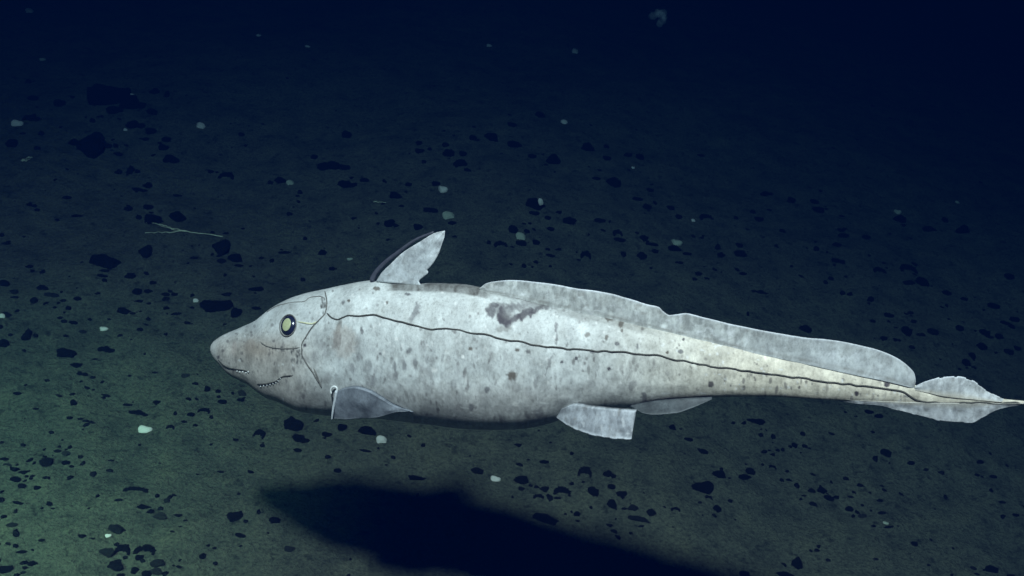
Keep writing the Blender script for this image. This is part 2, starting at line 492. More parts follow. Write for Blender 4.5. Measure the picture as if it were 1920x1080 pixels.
SPOTS = [(631, 638, 9, 18, 8, GREY, .85), (636, 612, 5, 13, 12, BROWN, .55), (644, 640, 24, 30, 0, (.40, .36, .31), .5),
    (920, 583, 9, 12, 0, DARK, .8), (938, 578, 12, 15, 0, GREY, .75), (947, 600, 12, 11, 0, DARK, .95), (941, 590, 7, 16, 0, DARK, .8), (965, 597, 14, 7, -15, DARK, .85),
    (986, 589, 20, 7, -24, DARK, .85), (1007, 580, 17, 5, -18, DARK, .7), (975, 576, 28, 8, 5, GREY, .55), (945, 617, 15, 5, 0, BROWN, .45), (928, 571, 8, 5, 20, DARK, .7), (952, 584, 11, 14, 10, GREY, .7), (936, 596, 4, 12, -12, DARK, .9), (952, 607, 5, 8, 15, DARK, .8), (962, 572, 20, 6, 10, GREY, .5), (1018, 577, 14, 4, -12, GREY, .6), (1010, 572, 36, 6, 12, GREY, .5),
    (960, 704, 9.5, 9, 0, BROWN, .9), (1101, 628, 5, 5, 0, BROWN, .7), (1143, 596, 9, 6, 0, BROWN, .8), (1164, 610, 6, 7, 0, BROWN, .85), (1166, 621, 3, 3, 0, BROWN, .8),
    (1137, 633, 3, 6, 15, BROWN, .8), (1157, 644, 4.5, 3.5, 0, GREY, .9), (970, 656, 4, 3.5, 0, BROWN, .85), (990, 660, 3.5, 3.5, 0, GREY, .9), (883, 654, 4.5, 4, 0, BROWN, .9),
    (1080, 672, 3.5, 3.5, 0, DARK, .9), (1054, 679, 3, 2.6, 0, DARK, .9), (1142, 691, 3, 3, 0, DARK, .9), (1111, 660, 6, 3, 0, GREY, .9), (1251, 661, 3, 3, 0, BROWN, .9),
    (1276, 660, 4.5, 4, 0, GREY, .9), (1282, 637, 3, 3, 0, DARK, .9), (1043, 614, 3, 9, 0, GREY, .8), (1044, 638, 1.6, 16, 0, GREY, .6), (1028, 684, 3, 24, 22, GREY, .6),
    (1195, 651, 2, 6, 12, GREY, .8), (1063, 646, 2, 5, 0, GREY, .7), (1079, 579, 6, 3, 0, DARK, .7), (1663, 721, 6, 5.5, 0, DARK, .95), (1606, 738, 4.5, 4.5, 0, DARK, .95),
    (1332, 720, 4.5, 7.5, 0, DARK, .85), (1498, 726, 2.5, 3, 0, DARK, .7), (1412, 661, 3, 2.5, 0, DARK, .7), (1700, 744, 6, 3, 0, GREY, .7), (913, 731, 5.5, 5.5, 0, GREY, .9),
    (883, 765, 5, 6, 0, GREY, .8), (1207, 744, 5, 9, 0, GREY, .8), (1012, 774, 10, 9, 0, GREY, .5), (742, 706, 5, 10, 0, GREY, .5), (1005, 717, 5, 14, 20, GREY, .5),
    (706, 541, 6.5, 4, 0, BROWN, .85), (741, 537, 5, 4, 0, BROWN, .7), (654, 564, 3.2, 3, 0, BROWN, .9), (644, 567, 3, 3, 0, GREY, .8), (726, 567, 3, 3, 0, BROWN, .8),
    (764, 552, 6, 2.5, 0, DARK, .7), (779, 583, 6.5, 17, 22, GREY, .7), (770, 599, 4, 8, 0, GREY, .5), (767, 658, 6.5, 4.5, -35, GREY, .8), (779, 682, 4, 10, 0, GREY, .7), (758, 686, 4, 9, 0, GREY, .7),
    (678, 621, 3, 11, 0, GREY, .8), (713, 663, 2.3, 2.3, 0, DARK, .8), (740, 687, 3, 8, 0, GREY, .7), (800, 675, 4, 8, 0, GREY, .5), (690, 690, 8, 14, 0, GREY, .4),
    (868, 669, 3, 3, 0, LIGHT, .9), (744, 635, 4, 3, 0, LIGHT, .7), (815, 694, 5, 4, 0, LIGHT, .8), (966, 758, 4.5, 4.5, 0, LIGHT, .95), (720, 660, 3, 3, 0, LIGHT, .7),
    (409, 669, 3, 3.5, 0, DARK, .8), (571, 648, 3, 3, 0, DARK, .9), (440, 652, 5, 12, 8, (.35, .30, .26), .5), (468, 646, 10, 9, 0, (.34, .29, .24), .5),
    (1186, 722, 8, 10, 0, GREY, .45), (1110, 720, 10, 8, 0, GREY, .3), (1075, 770, 16, 7, 0, (.42, .33, .25), .8), (1252, 700, 4, 5, 0, GREY, .4),
    (830, 672, 3, 8, 0, GREY, .5), (850, 720, 5, 9, 0, GREY, .4), (700, 715, 5, 10, 0, GREY, .45), (672, 668, 4, 8, 0, GREY, .5), (660, 690, 5, 11, 0, GREY, .45)]
jx = 1.5 * fbm(P3 / np.array([7, 7, 1]), 3, 61); jy = 2.0 * fbm(P3 / np.array([6, 9, 1]) + 9, 3, 67)
for (su, sv, ru, rv, ang, c, k) in SPOTS:
    ca, sa = math.cos(math.radians(ang)), math.sin(math.radians(ang))
    sc_ = min(2.4, (ru + rv) / 11)
    dx, dy = PU - su + jx * sc_, PV - sv + jy * sc_
    ex, ey = (dx * ca + dy * sa) / ru, (-dx * sa + dy * ca) / rv
    col = lerp(col, c, k * smooth((1.25 - np.sqrt(ex**2 + ey**2)) / .5))
# grey groove along the back between the two dorsal fins
vtu = np.interp(PU, us, vt)
bk = smooth((vtu + 19 + 1.5 * mot - PV) / 5) * smooth((PU - 712) / 30) * smooth((925 - PU) / 20)
bk = np.maximum(bk, .8 * np.exp(-((PV - vtu - 5) / 3.5) ** 2) * smooth((PU - 890) / 20) * smooth((1045 - PU) / 30))
bk = np.maximum(bk, .55 * smooth((vtu + 22 + 5 * mot - PV) / 8) * smooth((PU - 1020) / 60) * smooth((1300 - PU) / 120))
col = lerp(col, (.085, .08, .068), .9 * bk * (.8 + .25 * np.clip(streak, -1, 1)))
# lip and snout tip are paler
col = lerp(col, (.60, .61, .57), .6 * smooth((412 - PU) / 14))
# rows of sensory pits on the cheek and behind the eye
for (cu, cv, du_, dv_, n_, rot) in [(553, 668, 14, 13, 20, 0), (606, 573, 4.5, 14, 12, 0), (535, 655, 30, 4, 12, 0)]:
    for _ in range(n_):
        a_, b_ = cu + random.uniform(-du_, du_), cv + random.uniform(-dv_, dv_)
        col = lerp(col, (.13, .13, .12), .75 * smooth((1.3 - np.sqrt(((PU - a_) / 1.7) ** 2 + ((PV - b_) / 3.4) ** 2)) / .6))
col = np.clip(col, .02, .85)

bverts = [tuple(Cc[0] + 0 * EN)] + [tuple(p) for p in BV.reshape(-1, 3)]
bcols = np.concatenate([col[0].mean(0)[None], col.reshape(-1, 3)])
ii = 1 + np.arange(ns * NR).reshape(ns, NR)
jn = np.roll(ii, -1, axis=1)
F = np.stack([ii[:-1], ii[1:], jn[1:], jn[:-1]], -1).reshape(-1, 4).tolist()
F += [(0, int(ii[0, j]), int(jn[0, j])) for j in range(NR)]
F += [tuple(int(x) for x in ii[-1][::-1])]

fish = bpy.data.objects.new('ghost_shark', None)
C.objects.link(fish)
fish.empty_display_size = .1
tag(fish, 'pale grey mottled ghost shark with raised dorsal spine gliding above the dark seabed', 'fish')
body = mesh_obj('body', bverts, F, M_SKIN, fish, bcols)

def line_part(name, pts, r, mat, parent=fish, lift=.0, n=None, wob=0.0, seed=0):
    pts = np.asarray(pts, float)
    L_ = np.linalg.norm(np.diff(pts, axis=0), axis=1).sum()
    n = n or max(6, int(L_ / 3))
    uv = along(pts, n)
    if wob:
        s = np.arange(n)
        uv[:, 1] += wob * noise(np.stack([s * .22, 0 * s, 0 * s], -1), seed)
    P, nr = surf(uv[:, 0], uv[:, 1], lift)
    rr = np.full(n, r); rr[:2] *= [.4, .75]; rr[-2:] *= [.75, .4]
    V, F = tube_mesh(P, rr, 6)
    return mesh_obj(name, V, F, mat, parent)

LAT = [(613, 587), (623, 596), (634, 599.5), (643, 595), (652, 591), (665, 592.5), (698, 590.5), (730, 599), (781, 610.5), (815, 617), (846, 616.5), (885, 625), (911, 627.5), (950, 636.5),
       (976, 640), (1000, 646.5), (1063, 653.5), (1132, 658), (1166, 658.5), (1201, 664), (1235, 666.5), (1258, 674), (1292, 678), (1318, 684), (1417, 697), (1541, 714),
       (1665, 730), (1693, 735), (1708, 744), (1722, 750.5), (1750, 754), (1830, 755), (1913, 755.5)]
line_part('lateral_line', LAT, .00115, M_LINE, wob=1.3, seed=3, lift=.0004)
line_part('head_canal', [(609, 545), (613, 567), (610.5, 586), (599, 600), (585.5, 614), (574.5, 630.5), (566, 648), (566, 661), (574, 680), (588, 700), (598, 718)], .0010, M_LINE_SOFT, wob=.8, seed=5, lift=.0002)
line_part('head_canal', [(488, 640), (494, 645), (502, 649), (516, 653), (530, 653.5), (547, 653), (563, 651)], .0009, M_LINE_SOFT, wob=.7, seed=6, lift=.0002)
line_part('head_canal', [(500, 585), (519, 574), (547, 568), (572, 565), (580, 558), (599, 556), (609, 560)], .0009, M_LINE_SOFT, wob=.7, seed=7)
line_part('head_canal', [(558, 603), (572, 605.5), (585, 607), (594, 603)], .0012, M_CANAL_PALE)
line_part('mouth_line', [(409, 675), (422, 686), (433, 690), (444, 692), (456, 694), (467, 698)], .0010, M_LINE, wob=.6, seed=8)
line_part('mouth_line', [(482, 720), (490, 720), (499, 719.5), (510, 717.5), (519, 715), (525, 709), (534, 705), (549, 704)], .0011, M_LINE, wob=.6, seed=9)
line_part('gill_slit', [(588, 690), (597, 712), (603, 727)], .0012, M_LINE_SOFT, wob=.8, seed=10)

def nub(u, v, ru, rv, name, mat, parent=fish, lift=.0006):
    P, nr = surf([u], [v]); P, nr = P[0] + nr[0] * lift, nr[0]
    bm = bmesh.new()
    bmesh.ops.create_icosphere(bm, subdivisions=2, radius=1)
    R = Vector(nr).to_track_quat('Z', 'Y').to_matrix()
    for vtx in bm.verts:
        vtx.co = Vector(P) + R @ Vector((vtx.co.x * ru, vtx.co.y * rv, vtx.co.z * min(ru, rv)))
    me = bpy.data.meshes.new(name); bm.to_mesh(me); bm.free()
    me.materials.append(mat)
    me.polygons.foreach_set('use_smooth', [True] * len(me.polygons))
    o = bpy.data.objects.new(name, me); C.objects.link(o); o.parent = parent
    return o
for (u, v) in [(445, 695.5), (450, 697), (456, 697), (462, 698.5), (466, 697)]:
    nub(u, v, .0009, .0011, 'tooth', M_TOOTH)
for k, (u, v) in enumerate([(489, 724), (495, 723), (501, 722), (507, 720.5), (512.5, 719), (518, 717), (522, 713.5), (526, 709)]):
    nub(u, v, .0007, .0015, 'tooth', M_TOOTH)

# eyes
def eye(u, v, flip):
    P, nr = surf([u], [v]); P, nr = P[0], nr[0]
    if flip:
        d = (P - FP0) @ EN - bend(u)
        P = P - 2 * d * EN; nr = nr - 2 * (nr @ EN) * EN
    R = Vector(nr).to_track_quat('Z', 'Y').to_matrix()
    def ell(name, c, rx, ry, rz, mat, parent, z0=-9):
        bm = bmesh.new(); bmesh.ops.create_uvsphere(bm, u_segments=40, v_segments=24, radius=1)
        for x in bm.verts:
            x.co = Vector(c) + R @ Vector((x.co.x * rx, x.co.y * ry, x.co.z * rz))
        me = bpy.data.meshes.new(name); bm.to_mesh(me); bm.free(); me.materials.append(mat)
        me.polygons.foreach_set('use_smooth', [True] * len(me.polygons))
        o = bpy.data.objects.new(name, me); C.objects.link(o); o.parent = parent
        return o
    px = np.linalg.norm(P - CAM) / FPX
    e = ell('eye', P - nr * .004, 19.5 * px, 19.8 * px, 7.2 * px + .004, M_EYE, fish)
    tocam = R.inverted() @ Vector((1, 0, 0))
    ell('pupil', P + nr * (6.2 * px) + np.array(R @ Vector((tocam.x * 2.5 * px, tocam.y * 2.5 * px, 0))), 9.8 * px, 12.0 * px, 1.7 * px, M_PUPIL, e)
    t = np.linspace(0, 2 * math.pi, 49)
    rim = [P + np.array(R @ Vector((math.cos(a) * 19.8 * px, math.sin(a) * 20 * px, .3 * px))) for a in t]
    V, F = tube_mesh(rim, 1.1 * px, 8)
    mesh_obj('eye_rim', V, F, M_LINE_SOFT, e)
eye(540, 610, False)
eye(540, 610, True)

# ------------------------------------------------------------------ fins
def ruled(name, A_, B_, n, m, thick, colfn, parent=fish, ripple=0.0, seed=0, edge_th=.0007, mat=None, label=None, scallop=0.0):
    """a fin membrane between curve A_ (root) and curve B_ (free edge), points are (u, v, offset)"""
    a, b_ = along(A_, n), along(B_, n)
    S, T = np.meshgrid(np.linspace(0, 1, n), np.linspace(0, 1, m), indexing='ij')
    if scallop:
        T = T * (1 + scallop * np.repeat(fbm(np.stack([np.arange(n) * .21, np.zeros(n), np.zeros(n)], -1), 3, seed + 5)[:, None], m, 1) * T)
    uvw = a[:, None, :] * (1 - T[..., None]) + b_[:, None, :] * T[..., None]
    P = bp(uvw[..., 0], uvw[..., 1], uvw[..., 2])
    rp = ripple * fbm(np.stack([uvw[..., 0] / 60, uvw[..., 1] / 90, 0 * S], -1), 2, seed) * smooth(T * 1.5) + ripple * .10 * fbm(np.stack([uvw[..., 0] / 11, uvw[..., 1] / 17, 0 * S], -1), 2, seed + 2) * smooth(T * 2)
    P = P + EN * rp[..., None]
    hth = (thick * (1 - T) ** 1.2 + edge_th) * smooth(np.minimum(S, 1 - S) * 30 + .35)
    P1, P2 = P + EN * hth[..., None], P - EN * hth[..., None]
    cc = np.clip(colfn(S, T, uvw), .02, .9)
    V = np.concatenate([P1.reshape(-1, 3), P2.reshape(-1, 3)])
    cols = np.concatenate([cc.reshape(-1, 3)] * 2)
    id1 = np.arange(n * m).reshape(n, m); id2 = id1 + n * m
    F = np.stack([id1[:-1, :-1], id1[1:, :-1], id1[1:, 1:], id1[:-1, 1:]], -1).reshape(-1, 4).tolist()
    F += np.stack([id2[:-1, :-1], id2[:-1, 1:], id2[1:, 1:], id2[1:, :-1]], -1).reshape(-1, 4).tolist()
    per = list(zip([(i, 0) for i in range(n)][:-1], [(i, 0) for i in range(n)][1:]))
    rimidx = [(i, 0) for i in range(n)] + [(n - 1, j) for j in range(1, m)] + [(i, m - 1) for i in range(n - 2, -1, -1)] + [(0, j) for j in range(m - 2, 0, -1)]
    for k in range(len(rimidx)):
        p, q_ = rimidx[k], rimidx[(k + 1) % len(rimidx)]
        F.append((int(id1[q_]), int(id1[p]), int(id2[p]), int(id2[q_])))
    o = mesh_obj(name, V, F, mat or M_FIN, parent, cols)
    if label: o['label'] = label
    return o

def fin_col(base, edge, ew=.1, seed=0, rays=.10, warm_root=None, along_rays=False, blot=1.0):
    def f(S, T, uvw):
        c = np.ones(S.shape + (3,)) * np.array(base)
        U3 = np.stack([uvw[..., 0] / 14, uvw[..., 1] / 12, 0 * S], -1)
        c = c * (1 + .24 * fbm(U3, 4, seed))[..., None]
        rs = np.stack([T * 9, S * 2.0, 0 * S], -1) if along_rays else np.stack([uvw[..., 0] / 6, T * 2.5, 0 * S], -1)
        c = c * (1 + rays * fbm(rs, 2, seed + 3))[..., None]
        k = noise(U3 * 1.7 + 5, seed + 4)
        c = lerp(c, (.28, .275, .25), .5 * blot * smooth((k - .6) / .25))
        c = lerp(c, (.74, .77, .78), .45 * blot * smooth((-k - .6) / .25))
        vein = np.abs(noise(np.stack([uvw[..., 0] / 17, uvw[..., 1] / 26, 0 * S + 3], -1), seed + 8))
        c = lerp(c, (.74, .78, .78), .5 * blot * smooth((.07 - vein) / .07) * smooth((noise(U3 * .35 + 9, seed + 9) + .15) * 2))
        if warm_root is not None:
            c = lerp(c, warm_root, .8 * smooth((.4 - T) / .4))
        c = lerp(c, edge, .9 * smooth((T - (1 - ew)) / ew))  # brightness of the thin translucent margin, put into the colour
        return c
    return f

EDGE = (.74, .79, .83)
# tall first dorsal with its spine
ruled('dorsal_fin', [(706, 528, 0), (717, 511, 0), (736, 492, 0), (755, 474, 0), (792, 450.5, 0), (815, 437, 0), (834, 432.5, 0)],
      [(790, 535, 0), (786, 527, 0), (795, 518, 0), (803, 510.5, 0), (801, 506, 0), (805, 502, 0), (815, 489, 0), (821, 479, 0), (825.5, 469, 0), (829, 459, 0), (835, 438, 0), (835, 432.5, 0)],
      70, 26, .0028, fin_col((.60, .65, .66), (.72, .77, .78), .06, 71, .2, along_rays=True), ripple=.002, seed=71)
sp = along([(697, 526, 0), (701, 517, 0), (717, 497, 0), (745, 474, 0), (781, 448.5, 0), (813, 435, 0)], 40)
V, F = tube_mesh(bp(sp[:, 0], sp[:, 1], sp[:, 2]), np.linspace(.0036, .0012, 40), 10)
mesh_obj('dorsal_spine', V, F, M_SPINE, fish)
# long low second dorsal
D2A = [(898, 543, 0), (960, 556, 0), (1010, 568, 0), (1060, 580, 0), (1130, 595, 0), (1200, 611, 0), (1244, 620, 0), (1260, 625, 0), (1320, 639, 0), (1400, 658, 0), (1500, 679, 0), (1600, 701, 0), (1660, 713, 0), (1719, 727, 0)]
D2B = [(902, 538, 0), (912, 531, 0), (926, 527.5, 0), (956, 526, 0), (995, 528.5, 0), (1040, 533, 0), (1086, 540.5, 0), (1132, 548, 0), (1178, 560, 0), (1217, 571.5, 0), (1235, 576, 0), (1243, 584, 0),
       (1256, 591.5, 0), (1270, 590, 0), (1284, 588, 0), (1320, 596, 0), (1389, 612.5, 0), (1488, 629, 0), (1594, 645, 0), (1640, 656, 0), (1665, 664.5, 0), (1700, 684, 0), (1715, 701, 0), (1717, 714, 0), (1714, 724, 0)]
def d2col(S, T, uvw):
    c = fin_col((.46, .49, .47), EDGE, .09, 81, .22)(S, T, uvw)
    c = lerp(c, (.52, .56, .57), .5 * smooth((uvw[..., 0] - 1350) / 200))
    c = lerp(c, (.24, .235, .21), .6 * np.exp(-((T - .16) / .06) ** 2) * (.5 + .5 * smooth(noise(np.stack([S * 60, 0 * S, 0 * S], -1), 8) * 2)))
    return c
ruled('long_dorsal_fin', D2A, D2B, 420, 26, .0042, d2col, ripple=.0035, seed=81, scallop=0)
# tail lobes
ruled('tail_fin', [(1712, 729, 0), (1740, 735, 0), (1770, 742, 0), (1830, 748, 0), (1880, 752, 0)], [(1717, 722, 0), (1735, 714, 0), (1764, 706.5, 0), (1792, 705.5, 0), (1824, 714, 0), (1849, 732, 0), (1884, 749, 0)],
      90, 24, .003, fin_col((.53, .56, .56), EDGE, .10, 91, .25, (.58, .55, .45)), ripple=.0035, seed=91, scallop=.008, label='rounded upper lobe of the tail fin')
ruled('tail_fin', [(1560, 745, 0), (1600, 748, 0), (1660, 751, 0), (1740, 753, 0), (1840, 754, 0), (1925, 755, 0)], [(1570, 752.5, 0), (1605, 756, 0), (1647, 759.5, 0), (1683, 769, 0), (1736, 783, 0), (1785, 793, 0), (1821, 794, 0), (1842, 783, 0), (1877, 766, 0), (1930, 757, 0)],
      130, 24, .003, fin_col((.56, .59, .60), EDGE, .10, 95, .28, (.55, .53, .45)), ripple=.003, seed=95, scallop=.008, label='longer triangular lower lobe of the tail fin')
# paired fins: on the lit side and on the far side
ruled('pectoral_fin', [(632, 734, .062), (645, 728, .068), (665, 725, .073), (690, 731, .073), (715, 745, .066), (740, 760, .056), (770, 769, .044), (806, 777, .026)],
      [(622, 787.5, .062), (640, 787.5, .062), (660, 787, .061), (700, 783, .058), (722, 777.5, .058), (745, 771.5, .056), (775, 773, .046), (806, 778, .030)],
      90, 30, .003, fin_col((.27, .30, .33), (.80, .84, .86), .05, 101, .14, blot=0), ripple=.006, seed=101, label='near pectoral fin folded down with a pale rim')  # base darkened to carry the grazing light on this fin
lead = along([(631, 733, .066), (629, 745, .066), (625, 765, .066), (622, 787.5, .065)], 16)
V, F = tube_mesh(bp(lead[:, 0], lead[:, 1], lead[:, 2]), np.linspace(.0022, .0012, 16), 8)
mesh_obj('fin_edge', V, F, M_FIN, fish, np.ones((len(V), 3)) * np.array((.64, .68, .70)))
ruled('pectoral_fin', [(640, 740, -.03), (670, 738, -.04), (700, 745, -.045), (740, 760, -.045), (800, 770, -.03)], [(640, 765, -.085), (670, 772, -.095), (700, 772, -.09), (745, 768, -.07), (800, 772, -.035)],
      60, 20, .003, fin_col((.40, .43, .44), EDGE, .07, 103, .10), ripple=.002, seed=103, label='far pectoral fin hidden behind the belly')
ruled('pelvic_fin', [(1052, 766, .022), (1078, 757, .028), (1110, 762, .038), (1150, 766.5, .048), (1193, 769.5, .055)], [(1043, 783, .018), (1065, 797, .034), (1090, 809, .046), (1120, 818, .056), (1150, 822.5, .064), (1184, 824.5, .070)],
      90, 30, .004, fin_col((.40, .43, .45), (.78, .83, .87), .16, 111, .26), ripple=.002, seed=111, scallop=.02, label='near pelvic fin fanned out with a bright rim')
ruled('pelvic_fin', [(1052, 766, -.022), (1078, 757, -.028), (1110, 762, -.038), (1150, 766.5, -.048), (1193, 769.5, -.055)], [(1043, 783, -.018), (1065, 797, -.034), (1090, 805, -.046), (1120, 810, -.056), (1150, 812, -.064), (1184, 812, -.070)],
      50, 16, .004, fin_col((.50, .53, .55), (.76, .81, .85), .14, 112, .16), ripple=.002, seed=112, label='far pelvic fin hidden behind the tail stock')
ruled('under_tail_lobe', [(1180, 760, .010), (1220, 752, .014), (1260, 748, .014), (1335, 744, .010)], [(1192, 767, .024), (1206, 774, .032), (1226, 777.5, .036), (1265, 775, .034), (1295, 766, .026), (1335, 748.5, .014)],
      60, 16, .003, fin_col((.085, .098, .10), (.16, .18, .18), .15, 115, .14, blot=0), ripple=.0015, seed=115, label='small dim fin lobe trailing under the tail')  # far pelvic lobe moved into the lamplight, its dimness put into the colour
# small white curl at the pectoral joint
cu = [(621, 738), (620, 732), (622, 727), (627, 724.5), (632, 728), (632, 734), (628, 737)]
ca_ = along([(u, v, .064) for u, v in cu], 30)
V, F = tube_mesh(bp(ca_[:, 0], ca_[:, 1], ca_[:, 2]), .0012, 8)
mesh_obj('skin_curl', V, F, M_TOOTH, fish)

# ------------------------------------------------------------------ stones
def rock_mesh(name, kind, seed, sub):
    r_ = np.random.default_rng(seed)
    bm = bmesh.new()
    if kind == 'arch':
        bm2 = []
        n, m = 26, 12
        grid = []
        for i in range(n):
            t = math.pi * (-.08 + 1.16 * i / (n - 1))
            rr = .52 * (1 + .25 * r_.normal() * .6) * (.55 + .6 * math.sin(min(max(t, .12), math.pi - .12)))
            row = []
            for j in range(m):
                p = 2 * math.pi * j / m
                row.append(bm.verts.new((math.cos(t) * (1 + rr * math.cos(p) * .8), math.sin(t) * (1 + rr * math.cos(p)) * .9 - .4, rr * 1.5 * math.sin(p) + .15)))
            grid.append(row)
        for i in range(n - 1):
            for j in range(m):
                bm.faces.new((grid[i][j], grid[i + 1][j], grid[i + 1][(j + 1) % m], grid[i][(j + 1) % m]))
        bm.faces.new(grid[0][::-1]); bm.faces.new(grid[-1])
        bmesh.ops.recalc_face_normals(bm, faces=bm.faces)
    else:
        lobes = {'twin': [((-.35, 0, .1), .75), ((.5, -.15, -.05), .6)], 'chain': [((-.6, .05, 0), .5), ((0, .1, .1), .55), ((.6, -.1, -.05), .5)]}.get(kind, [((0, 0, 0), 1)])
        for (c, rad) in lobes:
            res = bmesh.ops.create_icosphere(bm, subdivisions=sub, radius=1)
            P = np.array([v.co for v in res['verts']])
            for _ in range({'jag': 16, 'wedge': 12, 'slab': 12}.get(kind, 9)):
                nrm = r_.normal(size=3); nrm /= np.linalg.norm(nrm)
                d = r_.uniform(.45, .85) if kind in ('jag', 'wedge') else r_.uniform(.62, .92)
                P = P - np.maximum(0, P @ nrm - d)[:, None] * nrm
            off = r_.uniform(0, 50, 3)
            P = P * (1 + (.30 if kind == 'jag' else .16) * fbm(P * 1.6 + off, 4, seed))[:, None]
            if kind == 'wedge':
                P[:, 2] *= .55 + .45 * (P[:, 0] + 1) / 2
                P[:, 1] *= .6 + .4 * (P[:, 0] + 1) / 2
            if kind == 'slab':
                P[:, 2] = np.tanh(P[:, 2] * 2.0) * .5
            if kind == 'spike':
                P[:, :2] *= (1 - .55 * np.clip(P[:, 2:3], 0, 1))
            for v, p in zip(res['verts'], P):
                v.co = Vector(np.array(c) + p * rad)
    P = np.array([v.co for v in bm.verts])
    lo, hi = P.min(0), P.max(0)
    up = P[:, 2].max()
    for v in bm.verts:
        v.co.x = (v.co.x - (lo[0] + hi[0]) / 2) / ((hi[0] - lo[0]) / 2)
        v.co.y = (v.co.y - (lo[1] + hi[1]) / 2) / ((hi[1] - lo[1]) / 2)
        v.co.z = v.co.z / up
        if v.co.z < -.5: v.co.z = -.5 + (v.co.z + .5) * .3
    me = bpy.data.meshes.new(name); bm.to_mesh(me); bm.free()
    me.polygons.foreach_set('use_smooth', [True] * len(me.polygons))
    return me

KINDS = {'d': 'dome', 'l': 'lump', 's': 'slab', 'w': 'wedge', 'j': 'jag', 'a': 'arch', 't': 'twin', 'c': 'chain', 'u': 'spike'}
WORD = {'d': 'domed', 'l': 'rounded', 's': 'flat', 'w': 'wedge-shaped', 'j': 'jagged', 'a': 'arched', 't': 'two-lobed', 'c': 'drawn-out', 'u': 'pointed'}
KK = {'dome': .95, 'lump': .8, 'slab': .45, 'wedge': .8, 'jag': .8, 'arch': .6, 'twin': .8, 'chain': .6, 'spike': 1.3}
rock_cache = {}
def rock(kind, big, k):
    key = (kind, big, k)
    if key not in rock_cache:
        rock_cache[key] = rock_mesh('stone', kind, 100 + hash3(len(kind), ord(kind[0]), k + 7 * big, 3) * 9999 // 1 and int(1000 * len(kind) + 37 * ord(kind[0]) + 11 * k + 5 * big), 4 if big else 3)
    return rock_cache[key]

